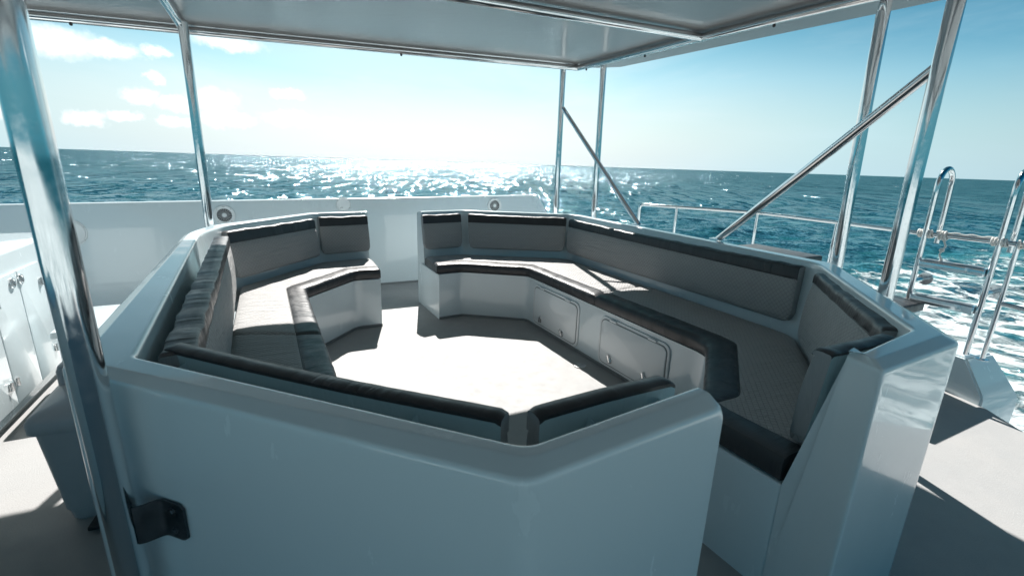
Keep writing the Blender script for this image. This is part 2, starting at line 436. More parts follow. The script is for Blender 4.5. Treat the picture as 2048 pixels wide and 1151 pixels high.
    fac = t.math('MULTIPLY', t.math('MINIMUM', fr.outputs[0], t.ramp(cam_d, 15, 200, 0.40, 0.24)), t.math('SUBTRACT', 1.0, foam))
    mx = t.node('ShaderNodeMixShader'); t.put(mx.inputs[0], fac); t.l.new(df.outputs[0], mx.inputs[1]); t.l.new(gl.outputs[0], mx.inputs[2])
    t.l.new(mx.outputs[0], t.n['Material Output'].inputs[0]); t.n.remove(b)
    me.materials.append(m)
build_sea()

# ------------------------------------------------------------------ deck, hull
deck_outline = [W(-3.2, -3.2), W(3.2, -3.2), W(3.2, -.1), W(3.42, .2), W(3.87, .8), W(4.04, 1.03), W(4.32, 1.9), W(4.34, 3.1), W(3.7, 4.2), W(3.2, 5.7), W(2.2, 6.6), W(-1.6, 6.6), W(-3.2, 5.6)]
bm = bmesh.new(); prism(bm, deck_outline, -0.14, 0.0)
o = obj('deck', bm, M_deck, None, False); o['kind'] = 'structure'
bm = bmesh.new()
top = [V3(p * 0.995, -0.144) for p in deck_outline]; bot = [V3((p - W(0.4, 1.5)) * 0.86 + W(0.4, 1.5), SEA - .5) for p in deck_outline]
loft(bm, [bot + [bot[0]], [a.lerp(b_, .55) * 1 for a, b_ in zip(bot + [bot[0]], top + [top[0]])], top + [top[0]]])
o = obj('hull', bm, M_white, None, False); o['label'] = 'white hull of the boat under the grey upper deck'; o['category'] = 'boat hull'

# ------------------------------------------------------------------ lounge booths
def wall_rows(O, I, L, ztop, zlow=0.44, crease=0.045):
    """rows of a moulded wall: outer line O, inner rim line I, inner lower line L"""
    rows = []
    def at(a, b_, f): return [p.lerp(q, f) for p, q in zip(a, b_)]
    for f, z in ((0, 0.0), (0, ztop - .034)): rows.append([V3(p, z) for p in at(O, I, f)])
    wd = [(q - p).length for p, q in zip(O, I)]
    def row(off, z, side=0):
        r = []
        for p, q, w_ in zip(O, I, wd):
            d = (q - p) / max(w_, 1e-6)
            r.append(V3(p + d * off if side == 0 else q - d * off, z))
        return r
    rows += [row(.0005, ztop - .026), row(.002, ztop - .021), row(.0055, ztop - .0165), row(.010, ztop - .0142), row(.0125, ztop - .0134), row(crease - .005, ztop - .0022), row(crease - .002, ztop - .0012), row(crease + .001, ztop - .0003), row(crease + .004, ztop), row(crease + .008, ztop)]
    rows += [row(.020, ztop, 1), row(.014, ztop, 1), row(.009, ztop - .001, 1), row(.004, ztop - .004, 1), row(0.001, ztop - .010, 1), row(0, ztop - .016, 1)]
    rows.append([V3(p, ztop - .05) for p in at(I, L, .08)])
    rows.append([V3(p, zlow) for p in L])
    rows.append([V3(p, 0) for p in L])
    return rows
def round_end(rows, end, r, ztop, keep=0):
    """round the top corner of a wall towards its end station (end=0 or -1)"""
    ref = rows[0][end].copy()
    for row in rows:
        for p in row:
            s = (Vector((p.x, p.y)) - Vector((ref.x, ref.y))).length
            if s < r and p.z > ztop - r:
                lim = ztop - r + math.sqrt(max(0, r * r - (r - s) ** 2)); p.z = min(p.z, lim - (ztop - p.z) * .3)

Z = 0.96
# --- left + front booth
LO = [(-1.474, 4.575), (-1.908, 4.285), (-2.195, 3.30), (-2.128, 2.96), (-1.078, 1.011), (0.036, 0.651), (0.482, 0.929)]
LI = [(-1.425, 4.49), (-1.81, 4.22), (-2.065, 3.28), (-2.005, 2.93), (-0.925, 1.055), (0.037, 0.737), (0.437, 0.997)]
LL = [(-1.405, 4.44), (-1.76, 4.17), (-2.00, 3.26), (-1.94, 2.92), (-0.885, 1.10), (0.037, 0.752), (0.430, 1.008)]
rad = [0, .05, .10, .12, .025, .03, 0]
O_, I_, L_ = fillet([V2(p) for p in LO], rad), fillet([V2(p) for p in LI], rad), fillet([V2(p) for p in LL], rad)
boothL = thing('lounge_booth', 'white moulded seating surround on the left, its long wall turning across the foreground', 'seating booth', (-1.2, 2.4, 0), 'white moulded seating surrounds')
rows = subdiv(wall_rows(O_, I_, L_, Z), 0.012)
rows = [[p for p in r] for r in rows]
round_end(rows, -1, 0.045, Z); round_end(rows, 0, 0.03, Z)
bm = bmesh.new(); loft(bm, rows, True, True)
part('wall', bm, M_white, boothL)
FL = [(-1.152, 3.93), (-1.345, 3.842), (-1.511, 3.258), (-0.514, 1.41), (0.0, 1.242), (0.247, 1.37)]
def off_poly(P, d):
    """offset an open polyline sideways by d (left positive)"""
    P = [V2(p) for p in P]; out = []
    for i, p in enumerate(P):
        ns = []
        if i > 0: t_ = (p - P[i - 1]).normalized(); ns.append(Vector((-t_.y, t_.x)))
        if i < len(P) - 1: t_ = (P[i + 1] - p).normalized(); ns.append(Vector((-t_.y, t_.x)))
        n = sum(ns, Vector((0, 0))).normalized(); k = 1.0 / max(.4, n.dot(ns[0]))
        out.append(p + n * d * k)
    return out
base_front = off_poly(FL, -0.012)
base_back = [V2(p) for p in LL]
rb = fillet(base_front, [0, .06, .09, .09, .05, 0])
bm = bmesh.new()
n_out = [V2((-1.444, 4.515))] + [p * 1 for p in [V2(q) for q in LL[1:]]] 
poly = rb + [p for p in reversed([V2((-1.41, 4.46))] + [V2(q) for q in LL[1:6]] + [V2((0.425, 1.03))])]
prism(bm, poly, 0.0, 0.437, 0.01)
part('seat_base', bm, M_white, boothL)
bm = bmesh.new(); kk = off_poly(rb, 0.006)
loft(bm, [[V3(p, 0.001) for p in kk], [V3(p, 0.022) for p in kk], [V3(p, 0.022) for p in rb]])
part('kick_strip', bm, M_kick, boothL)

# --- right booth
RO = [(-0.99, 4.715), (-0.585, 5.025), (0.680, 4.945), (1.875, 2.62), (1.449, 1.402), (1.005, 1.150), (0.975, 1.250)]
RI = [(-0.93, 4.66), (-0.545, 4.935), (0.62, 4.855), (1.735, 2.60), (1.345, 1.475), (1.02, 1.255), (0.990, 1.262)]
RL = [(-0.895, 4.59), (-0.525, 4.77), (0.57, 4.72), (1.665, 2.56), (1.29, 1.54), (0.99, 1.345), (0.927, 1.338)]
rad = [0, .05, .10, .07, .03, .012, 0]
O_, I_, L_ = fillet([V2(p) for p in RO], rad), fillet([V2(p) for p in RI], rad), fillet([V2(p) for p in RL], rad)
boothR = thing('lounge_booth', 'white moulded seating surround on the right, with two round-cornered hatches in its seat front', 'seating booth', (1.0, 3.4, 0), 'white moulded seating surrounds')
rows = subdiv(wall_rows(O_, I_, L_, Z), 0.012)
round_end(rows, 0, 0.03, Z)
bm = bmesh.new(); loft(bm, rows, True, True)
part('wall', bm, M_white, boothR)
FR = [(-0.69, 4.165), (-0.48, 4.28), (0.14, 4.20), (1.073, 2.485), (1.09, 2.39), (0.863, 1.859), (0.70, 1.755)]
base_front = off_poly(FR, 0.014)
base_front[0] = V2((-0.683, 4.17)); base_front[-1] = V2((0.672, 1.765))
rb = fillet(base_front, [0, .03, .05, .06, .06, .05, 0])
bm = bmesh.new()
poly = rb + [V2((0.9265, 1.339)), V2((1.0, 1.36)), V2((1.29, 1.54)), V2((1.665, 2.56)), V2((0.57, 4.72)), V2((-0.525, 4.77)), V2((-0.90, 4.60)), V2((-0.965, 4.68))]
prism(bm, poly, 0.0, 0.437, 0.008)
baseR = part('seat_base', bm, M_white, boothR)
bm = bmesh.new(); kk = off_poly(rb, -0.006)
loft(bm, [[V3(p, 0.001) for p in kk], [V3(p, 0.022) for p in kk], [V3(p, 0.022) for p in rb]])
part('kick_strip', bm, M_kick, boothR)

# hatches on the long straight of the right seat front
hA = Vector(base_front[2]); hB = Vector(base_front[3]); hd = (hB - hA).normalized(); hn2 = Vector((-hd.y, hd.x))
if hn2.dot(Vector((-1, -1))) < 0: hn2 = -hn2
hn = Vector((hn2.x, hn2.y, 0))
def hatch(s0, s1, z0, z1, lat, angs_, label):
    c_ = hA + hd * ((s0 + s1) / 2); w_ = s1 - s0; h_ = z1 - z0
    M = frame_matrix(V3(c_, (z0 + z1) / 2) + hn * 0.0005, hn)
    bm = bmesh.new(); rplate(bm, w_, h_, 0.010, .06, M, .006)
    fr = part('hatch_frame', bm, M_plastic, boothR); fr['label'] = label
    bm = bmesh.new(); rplate(bm, w_ - .05, h_ - .05, 0.006, .045, frame_matrix(V3(c_, (z0 + z1) / 2) + hn * 0.0107, hn), .005)
    o = obj('hatch_door', bm, M_plastic); o.parent = fr
    bm = bmesh.new(); rplate(bm, w_ - .038, h_ - .038, 0.0015, .05, frame_matrix(V3(c_, (z0 + z1) / 2) + hn * 0.0104, hn), .0004)  # dark plate paints in the shadow of the gap around the hatch door
    o = obj('shadow_gap', bm, M_kick); o.parent = fr
    for (ls, lz), a_ in zip(lat, angs_):
        p = V3(hA + hd * ls, lz) + hn * 0.0165
        Ml = frame_matrix(p, hn) @ Matrix.Rotation(R(a_), 4, 'Z')
        bm = bmesh.new(); disc(bm, .025, .004, Ml, 28)
        l = obj('latch', bm, M_chrome); l.parent = fr
        bm = bmesh.new(); rplate(bm, .019, .066, .016, .009, Ml @ Matrix.Translation((0, .012, .003)), .005)
        k = obj('latch_lever', bm, M_chrome); k.parent = fr
    for q in (-.28, .28):
        bm = bmesh.new(); p = V3(c_ + hd * (w_ * q), z1 - .012) + hn * .016
        rplate(bm, .07, .016, .006, .004, frame_matrix(p, hn), .002)
        k = obj('hinge', bm, M_plastic); k.parent = fr
hatch(0.125, 0.83, 0.028, 0.405, ((0.27, .095), (0.62, .085)), (-12, 40), 'smaller hatch, the one farther along the seat front')
hatch(1.09, 1.77, 0.028, 0.405, ((1.24, .095), (1.59, .105)), (20, 20), 'larger hatch, the one nearer the foreground wall')

# ------------------------------------------------------------------ seat cushions
def lerp_poly(a, b_, f): return [p.lerp(q, f) for p, q in zip(a, b_)]
def seat_cushion(name, label, F, S, B, zt=0.527, zb=0.443, rad=None, seed=0, root_loc=None, endband=None):
    """F front edge line, S seam line between band and fabric, B back line (equal counts)"""
    rad = rad or [0] + [.035] * (len(F) - 2) + [0]
    F, S, B = [fillet([V2(p) for p in P], rad, 4) for P in (F, S, B)]
    n = len(F)
    def rowf(off, z):      # within the band; off is a fraction 0..1 of the band width
        return [V3(p.lerp(q, off), z) for p, q in zip(F, S)]
    def rowb(f, z): return [V3(p.lerp(q, f), z) for p, q in zip(S, B)]
    th = zt - zb
    band = [rowf(.12, zb), rowf(.03, zb + .006), rowf(-.02, zb + th * .3), rowf(-.035, zb + th * .55), rowf(-.01, zb + th * .8), rowf(.05, zb + th * .93),
            rowf(.15, zt - .001), rowf(.3, zt + .002), rowf(.5, zt + .003), rowf(.75, zt + .002), rowf(.94, zt), rowf(.985, zt - .0025), rowf(1.0, zt - .006)]
    fab = [rowb(0, zt - .006), rowb(.006, zt - .003), rowb(.02, zt + .0005)] + [rowb(f, zt + .001 + .006 * math.sin(math.pi * min(1, f * 1.1))) for f in (.06, .12, .2, .3, .4, .5, .6, .7, .8, .9)] + [rowb(.97, zt - .006), rowb(1.0, zt - .03), rowb(1.0, zb)]
    nb_ = len(band)
    allr = subdiv(band + fab, 0.02)
    L = len(allr[0])
    # puckers, sag and rounded ends
    for i, r in enumerate(allr):
        for j, p in enumerate(r):
            wv = noise.noise(Vector((p.x * 9 + seed, p.y * 9, 3.1))) * .0035 + noise.noise(Vector((p.x * 26, p.y * 26, seed))) * (.0018 if i < nb_ else .001)
            if p.z > zb + .012: p.z += wv
            if i < nb_ and 1 < i < 7: p.x += noise.noise(Vector((p.x * 22, p.y * 22, 7.7 + seed))) * .004
    for col, dirn in ((0, 1), (L - 1, -1)):
        for k, (ins, dz) in enumerate(((.0, .014), (.0, .004))):
            j = col + dirn * k
            for r in allr:
                if r[j].z > zb + .03: r[j].z -= dz
    root = thing(name, label, 'seat cushion', root_loc or tuple(V3(F[n // 2], zb)), 'seat cushions of the lounge')
    bm = bmesh.new(); loft(bm, allr[:nb_], False, False); part('edge_band', bm, M_vinyl, root)
    bm = bmesh.new(); tube(bm, [p + Vector((0, 0, .0035)) for p in allr[nb_][1:-1:2]], .0026, 6); part('piping', bm, M_vinyl, root)
    bm = bmesh.new(); G = loft(bm, allr[nb_:], False, False, 'xy'); part('quilted_top', bm, M_quilt, root)
    for col in (0, L - 1):
        bm = bmesh.new(); uvl = bm.loops.layers.uv.verify(); vs = []
        for r in allr:
            if not vs or (vs[-1].co - r[col]).length > 1e-4: vs.append(bm.verts.new(r[col]))
        f = bm.faces.new(vs)
        for lp in f.loops: lp[uvl].uv = (lp.vert.co.x + lp.vert.co.y, lp.vert.co.z)
        part('end_panel', bm, M_vinyl, root)
    return root
SL = lambda F, d: off_poly(F, d)
# left side: full front line, seam line, back line
FLs = [V2(p) for p in FL]
SLs = off_poly(FLs, -.125); 
if (SLs[2] - V2((-1.668, 3.31))).length > (off_poly(FLs, .125)[2] - V2((-1.668, 3.31))).length: SLs = off_poly(FLs, .125)
BLs = [V2((-1.395, 4.42)), V2((-1.75, 4.15)), V2((-1.985, 3.25)), V2((-0.88, 1.12)), V2((0.035, 0.765)), V2((0.42, 1.02))]
def cut(P, i, f): return P[i].lerp(P[i + 1], f)
f0, b0 = 0.472, 0.44
seat_cushion('seat_cushion', 'left seat cushion at the far end, mostly in full sun, bending around the corner', FLs[:3] + [cut(FLs, 2, f0)], SLs[:3] + [cut(SLs, 2, f0 - .005)], BLs[:3] + [cut(BLs, 2, b0)], seed=1)
f0 += .004; b0 += .004
seat_cushion('seat_cushion', 'shaded left seat cushion running from the sunlit one towards the foreground wall', [cut(FLs, 2, f0)] + FLs[3:], [cut(SLs, 2, f0 - .005)] + SLs[3:], [cut(BLs, 2, b0)] + BLs[3:], zt=.529, seed=2)
FRs = [V2(p) for p in FR[:3]] + [V2((1.073, 2.485)), V2((1.09, 2.39)), V2((0.863, 1.859)), V2((0.70, 1.755))]
SRs = [V2((-0.79, 4.62)), V2((-0.50, 4.42)), V2((0.20, 4.33)), V2((1.225, 2.50)), V2((1.25, 2.40)), V2((0.985, 1.79)), V2((0.80, 1.60))]
FRs[0] = V2((-0.70, 4.17))
BRs = [V2((-0.885, 4.56)), V2((-0.515, 4.75)), V2((0.56, 4.70)), V2((1.655, 2.60)), V2((1.64, 2.50)), V2((1.28, 1.56)), V2((0.985, 1.37))]
SRs[0] = V2((-0.76, 4.30))
f0 = .515
seat_cushion('seat_cushion', 'right seat cushion at the far end, crossed by the sunlit strip and a strut shadow', FRs[:3] + [cut(FRs, 2, f0)], SRs[:3] + [cut(SRs, 2, f0 - .015)], BRs[:3] + [cut(BRs, 2, f0 - .02)], seed=3)
f0 += .004
# the near right cushion: its last stretch carries a band along the passage edge too
seat_cushion('seat_cushion', 'long shaded right seat cushion above the two hatches, ending at the near passage', [cut(FRs, 2, f0)] + FRs[3:], [cut(SRs, 2, f0 - .015)] + SRs[3:6] + [V2((0.815, 1.70))], [cut(BRs, 2, f0 - .02)] + BRs[3:6] + [V2((1.01, 1.40))], zt=.533, seed=4)
# passage-edge band of that cushion
o_near = [x for x in bpy.data.objects if x.name.startswith('seat_cushion') and x.parent is None][-1]
bm = bmesh.new()
pa, pb = V2((0.688, 1.752)), V2((0.922, 1.345)); tdir = (pb - pa).normalized(); nin = Vector((-tdir.y, tdir.x))
if nin.dot(Vector((1, 1))) < 0: nin = -nin
prof = [(.03, .4435), (.004, .449), (-.003, .475), (-.004, .50), (.0, .522), (.008, .533), (.03, .5385), (.07, .5395), (.11, .539), (.128, .535), (.131, .52)]
rows = [[V3(pa + nin * a_, z_), V3(pb + nin * a_ + tdir * 0.0, z_)] for a_, z_ in prof]
rows = subdiv(rows, .015)
loft(bm, rows, True, True); part('edge_band', bm, M_vinyl, o_near)

# ------------------------------------------------------------------ back cushions
def back_cushion(label, T0, T1, B0, B1, z0=.60, z1=.93, th=.065, tht=None, band=.055, seed=0, tabs=(), sag=0.004, rr=.035):
    """T0,T1: front-top edge ends (plan); B0,B1: front-bottom edge ends; thickness th away from the seat"""
    T0, T1, B0, B1 = map(V2, (T0, T1, B0, B1)); tht = tht or th
    t_ = (T1 - T0).normalized(); nb2 = Vector((t_.y, -t_.x))
    ctr = V2((0.0, 2.9))
    if nb2.dot((T0 + T1) / 2 - ctr) < 0: nb2 = -nb2       # away from the lounge centre
    H_ = z1 - z0
    def row(f, off, z):   # f: 0 bottom..1 top on the front face line, off: depth behind it
        a_, b_ = B0.lerp(T0, f), B1.lerp(T1, f); return [V3(a_ + nb2 * off, z), V3(b_ + nb2 * off, z)]
    fb = 1 - band / H_
    fabric = [row(0, th, z0), row(0, th * .3, z0 - .002), row(.0, .012, z0 + .001), row(.01, .003, z0 + .008), row(.05, -.002, z0 + .02)]
    fabric += [row(f, -.004 - .008 * math.sin(math.pi * f), z0 + H_ * f) for f in (.12, .22, .35, .5, .65)] + [row(fb - .02, -.004, z0 + H_ * (fb - .02)), row(fb, .001, z0 + H_ * fb)]
    bandr = [row(fb, .001, z0 + H_ * fb), row(fb + .015, -.003, z0 + H_ * (fb + .015)), row(.93, -.003, z0 + H_ * .95), row(.98, -.001, z1 - .005), row(1, .005, z1), row(1, tht * .5, z1 + .002), row(1, tht - .006, z1), row(1, tht - .001, z1 - .004), row(.97, tht, z1 - .012)]
    backr = [row(.97, tht, z1 - .012), row(.5, (th + tht) / 2 + .002, z0 + H_ * .5), row(0, th, z0)]
    na, nb_ = len(fabric), len(bandr)
    allr = subdiv(fabric + bandr + backr, .014)
    L = len(allr[0]); Lm = (T1 - T0).length
    for i, r in enumerate(allr):
        for j, p in enumerate(r):
            s = j / (L - 1) * Lm; e = min(s, Lm - s)
            isb = na <= i < na + nb_
            k = noise.noise(Vector((s * 11 + seed * 3.3, p.z * 5, seed)))
            k2 = noise.noise(Vector((s * 34 + seed, p.z * 9, seed + 4)))
            d = nb2 * (k * .004 + k2 * (.0028 if isb else .0012))
            p.x += d.x; p.y += d.y
            if p.z > z1 - .05: p.z += (k * .0045 + k2 * .0018) * (.5 if seed in (4, 5) else 1) - sag * math.sin(math.pi * s / Lm)
            if e < .02:    # pillow the ends
                q = (1 - e / .02) ** 2 * .010
                mid = (z0 + z1) / 2; p.z -= (p.z - mid) / H_ * q * 1.5
                if i < na: p.x += nb2.x * q * .7; p.y += nb2.y * q * .7
            if e < rr and p.z < z0 + rr:
                lim = z0 + rr - math.sqrt(max(0, rr * rr - (rr - e) ** 2)); p.z = max(p.z, lim)
    c_ = (B0 + B1) / 2
    root = thing('back_cushion', label, 'back cushion', (c_.x, c_.y, z0), 'back cushions of the lounge')
    bm = bmesh.new(); loft(bm, allr[:na]); 
    part('quilted_front', bm, M_quilt, root)
    loop_rows = allr[:na] + allr[na + 1:na + nb_] + allr[na + nb_ + 1:-1]
    for col in (0, L - 1):
        bm = bmesh.new(); uvl = bm.loops.layers.uv.verify()
        f = bm.faces.new([bm.verts.new(r[col]) for r in loop_rows])
        for lp in f.loops:
            q = lp.vert.co; lp[uvl].uv = ((q.xy - c_).dot(nb2), q.z)
        part('end_panel', bm, M_side, root)
    bm = bmesh.new(); loft(bm, allr[na:na + nb_]); part('top_band', bm, M_vinyl, root)
    bm = bmesh.new(); loft(bm, allr[na + nb_:]); part('backing', bm, M_backing, root)
    bm = bmesh.new(); tube(bm, [p + Vector((-nb2.x, -nb2.y, 0)) * .001 for p in allr[na - 1][1:-1:2]], .0028, 6)
    part('piping', bm, M_vinyl, root)
    for s in tabs:
        p = T0.lerp(T1, s) + nb2 * (tht + .001); bm = bmesh.new()
        a_, b_, c2 = V3(p - t_ * .022, z1 - .10), V3(p + t_ * .022, z1 - .10), V3(p + nb2 * .028, z1 - .035)
        d_ = V3(p, z1 - .10)
        vs = [bm.verts.new(q) for q in (a_, b_, c2, V3(p, z1 - .03))]
        for f in ((0, 1, 2), (1, 3, 2), (3, 0, 2), (0, 3, 1)): bm.faces.new([vs[k] for k in f])
        part('fastening_tab', bm, M_backing, root, False)
    return root
# left side of the lounge
back_cushion('short back cushion at the far end of the left seat, beside the far passage', (-1.765, 4.180), (-1.405, 4.432), (-1.725, 4.12), (-1.370, 4.375), th=.045, band=.08, seed=1)
back_cushion('back cushion in the far left corner, with a streak of sun on its left end', (-2.005, 3.20), (-1.755, 4.06), (-1.935, 3.17), (-1.715, 4.05), th=.05, band=.08, seed=2)
back_cushion('long left back cushion, wrinkled along its top, sunlit only at its far end', (-1.89, 3.035), (-0.86, 1.165), (-1.86, 2.99), (-0.835, 1.165), z0=.545, th=.075, tht=.08, seed=3, sag=.0, band=.06)
back_cushion('longer back cushion behind the foreground wall, its dark top running to the wall corner', (-0.935, 1.215), (0.002, .905), (-0.93, 1.22), (0.002, .915), z0=.56, z1=.938, th=.044, tht=.05, seed=4, tabs=(.09, .80), sag=.008)
back_cushion('short back cushion behind the foreground wall, nearest the passage opening', (0.045, 0.915), (0.395, 1.105), (0.045, .925), (0.39, 1.125), z0=.56, z1=.938, th=.044, tht=.05, seed=5, tabs=(.32, .85), sag=-.004)
# right side
back_cushion('small square back cushion beside the far passage on the right seat', (-0.91, 4.61), (-0.56, 4.86), (-0.875, 4.53), (-0.53, 4.73), th=.045, band=.08, rr=.05, seed=6)
back_cushion('back cushion across the far right seat, between the small square one and the corner', (-0.485, 4.86), (0.54, 4.80), (-0.455, 4.70), (0.515, 4.655), th=.045, band=.08, rr=.05, seed=7)
back_cushion('longest back cushion, under the right rim, its quilted front creased diagonally', (0.555, 4.70), (1.655, 2.62), (0.54, 4.66), (1.64, 2.59), z0=.595, th=.06, band=.075, rr=.06, seed=8, sag=.010)
back_cushion('back cushion on the angled wall right of the longest one', (1.665, 2.49), (1.33, 1.56), (1.60, 2.44), (1.245, 1.60), z0=.56, th=.06, tht=.075, seed=9)
back_cushion('nearest right back cushion, end-on beside the near passage, with a pale end panel', (1.270, 1.50), (0.935, 1.335), (1.27, 1.575), (0.992, 1.452), z0=.54, z1=.935, th=.05, tht=.055, band=.02, seed=10)

# ------------------------------------------------------------------ far bulwark with speakers and inspection plates
fA, fB = Vector((-3.971, 4.159)), Vector((-1.452, 5.425)); fd = (fB - fA).normalized(); fn = Vector((fd.y, -fd.x))
bul = thing('bulwark', 'long white bulwark across the deck beyond the seating, with a slanted right end', 'bulwark', (-1.4, 5.45, 0))
def fz(s): return .985 + (1.057 - .985) * (s - .155) / (4.78 - .155)
st = [-3.5, 0, 2.4, 4.60, 4.765, 4.80, 4.93, 5.05]
tops = [fz(-3.5), fz(0), fz(2.4), fz(4.60), fz(4.765) - .002, fz(4.8) - .02, .86, .60]
pts0 = [fA + fd * s for s in st]
def frow(off, dz): return [V3(p - fn * off, max(0, z_ + dz)) for p, z_ in zip(pts0, tops)]
rows = [[V3(p, 0) for p in pts0], frow(0, -.014), frow(.003, -.005), frow(.012, 0), frow(.075, 0), frow(.085, -.006), frow(.088, -.016), [V3(p - fn * .088, 0) for p in pts0]]
bm = bmesh.new(); loft(bm, rows, True, True); part('wall', bm, M_white, bul)
bm = bmesh.new(); k2 = [p + fn * .008 for p in (pts0[0], pts0[-1])]
loft(bm, [[V3(p, .001) for p in k2], [V3(p, .02) for p in k2], [V3(p - fn * .008, .021) for p in k2]]); part('kick_strip', bm, M_kick, bul)
FN3 = Vector((fn.x, fn.y, 0))
def speaker(s, z):
    M = frame_matrix(V3(fA + fd * s, z) + FN3 * .001, FN3)
    bm = bmesh.new(); disc(bm, .098, .012, M, 48, .004, .066)
    r_ = part('speaker', bm, M_plastic, bul)
    bm = bmesh.new(); disc(bm, .0665, .004, M, 40, .001)
    h = obj('cone', bm, M_hole); h.parent = r_
    bm = bmesh.new()
    for k in range(20):
        a_ = 2 * math.pi * k / 20; w_ = .0028
        d = Vector((math.cos(a_), math.sin(a_), 0)); e = Vector((-d.y, d.x, 0))
        q = [M @ (d * .012 - e * w_ * .28 + Vector((0, 0, .0095))), M @ (d * .067 - e * w_ * .8 + Vector((0, 0, .0095))), M @ (d * .067 + e * w_ * .8 + Vector((0, 0, .0095))), M @ (d * .012 + e * w_ * .28 + Vector((0, 0, .0095)))]
        bot_ = [v_ - FN3 * .004 for v_ in q]
        vs = [bm.verts.new(v_) for v_ in q + bot_]
        for f in ((0, 1, 2, 3), (4, 7, 6, 5), (0, 4, 5, 1), (1, 5, 6, 2), (2, 6, 7, 3), (3, 7, 4, 0)): bm.faces.new([vs[i] for i in f])
    for rr_ in (.018,): disc(bm, rr_ + .0035, .0035, M @ Matrix.Translation((0, 0, .0062)), 36, .001, rr_ - .0025)
    disc(bm, .014, .0045, M @ Matrix.Translation((0, 0, .0065)), 24, .001)
    h = obj('grille', bm, M_plastic, None, False); h.parent = r_
    for a_ in (45, 135, 225, 315):
        bm = bmesh.new(); disc(bm, .0045, .002, M @ Matrix.Translation((.084 * math.cos(R(a_)), .084 * math.sin(R(a_)), .0122)), 12, .0005)
        h = obj('screw', bm, M_satin); h.parent = r_
    bm = bmesh.new(); rplate(bm, .026, .006, .0012, .002, M @ Matrix.Translation((0, .083, .0122)), .0004)
    h = obj('badge', bm, M_satin); h.parent = r_
speaker(1.165, .857); speaker(4.153, .925)
def inspection(s, z, rad_):
    M = frame_matrix(V3(fA + fd * s, z) + FN3 * .001, FN3)
    bm = bmesh.new(); disc(bm, rad_, .006, M, 40, .003, rad_ * .9)
    r_ = part('inspection_plate', bm, M_plastic, bul)
    bm = bmesh.new(); disc(bm, rad_ * .885, .0045, M, 40, .002); h = obj('lid', bm, M_plastic); h.parent = r_
    for k in range(6):
        bm = bmesh.new(); disc(bm, .0038, .002, M @ Matrix.Translation((rad_ * .95 * math.cos(R(60 * k + 25)), rad_ * .95 * math.sin(R(60 * k + 25)), .0062)), 10, .0005)
        h = obj('screw', bm, M_satin); h.parent = r_
    bm = bmesh.new(); rplate(bm, .03, .010, .003, .003, M @ Matrix.Translation((-rad_ * .3, -rad_ * .45, .0047)), .001)
    h = obj('handle', bm, M_satin); h.parent = r_
inspection(2.312, .955, .078); inspection(-.05, .72, .125)

# ------------------------------------------------------------------ left cabinet
UN = Vector((UX, UY, 0))
uc = -1.37
s2v = lambda s: 0.659 * 1.0 + 0  # placeholder for clarity
v_at0 = (-(-2.586) * UY + 2.056 * UX)
def cv(s): return v_at0 + s
cab = thing('deck_cabinet', 'white deck cabinet at the left edge with flush doors, chrome pulls and hinges', 'cabinet', tuple(W(uc - .3, cv(0), 0)))
bm = bmesh.new(); box(bm, uc - .62, uc, cv(-2.6), cv(1.2), 0.05, .905, .03, 5); part('carcass', bm, M_white, cab)
bm = bmesh.new(); box(bm, uc - .58, uc - .03, cv(-2.55), cv(1.15), 0.0, .05); part('plinth', bm, M_kick, cab)
bm = bmesh.new(); box(bm, uc - .52, uc - .10, cv(-1.2), cv(.62), .907, .925, .004, 2); part('worktop', bm, M_satin, cab)
bm = bmesh.new(); box(bm, uc - .42, uc - .2, cv(-.3), cv(.38), .926, .945, .006, 2); part('burner_lid', bm, M_steel, cab)
def cab_plate(name, s0, s1, z0, z1, d, mat, parent=None, rad_=.008, off=0.001):
    bm = bmesh.new()
    M = frame_matrix(W(uc, cv((s0 + s1) / 2), (z0 + z1) / 2) + UN * off, UN)
    rplate(bm, s1 - s0, z1 - z0, d, rad_, M, .003)
    if parent is None: return part(name, bm, mat, cab)
    o = obj(name, bm, mat); o.parent = parent; return o
edges = [-.95, -.37, .217, .52, .845 - .03]
for i in range(4):
    s0, s1 = edges[i] + .003, edges[i + 1] - .003
    d_ = cab_plate('cabinet_door', s0, s1, .10, .775, .014, M_white)
    pull = s1 - .065 if i % 2 == 0 else s0 + .04
    if i == 2: pull = .45
    if i == 3: pull = .548
    M = frame_matrix(W(uc, cv(pull), .722) + UN * .0155, UN)
    bm = bmesh.new(); disc(bm, .030, .007, M, 32, .003, .019); k = obj('finger_pull', bm, M_chrome); k.parent = d_
    bm = bmesh.new(); disc(bm, .0185, .003, M, 24, .001); k = obj('pull_recess', bm, M_satin); k.parent = d_
    hs = (s1 - .03) if i % 2 else (s0 + .03)
    for hz_ in (.655, .217):
        bm = bmesh.new()
        Mh = frame_matrix(W(uc, cv(hs), hz_) + UN * .0155, UN)
        rplate(bm, .045, .045, .004, .006, Mh, .001)
        tube(bm, [Mh @ Vector((0, -.024, .006)), Mh @ Vector((0, .024, .006))], .0065, 10)
        for sx in (-.015, .015):
            disc(bm, .004, .002, Mh @ Matrix.Translation((sx, .012, .004)), 8, .0005); disc(bm, .004, .002, Mh @ Matrix.Translation((sx, -.012, .004)), 8, .0005)
        k = obj('hinge', bm, M_chrome); k.parent = d_

# low locker between the cabinet and the bulwark
lk = thing('deck_locker', 'low white locker in the sun near the bulwark, half hidden by the left rim', 'locker', tuple(W(-1.05, 3.65, 0)))
bm = bmesh.new(); box(bm, -1.22, -.80, 3.42, 3.92, 0, .385, .02); part('body', bm, M_white, lk)
bm = bmesh.new(); box(bm, -1.24, -.78, 3.40, 3.94, .392, .43, .018, 4); part('lid', bm, M_white, lk)

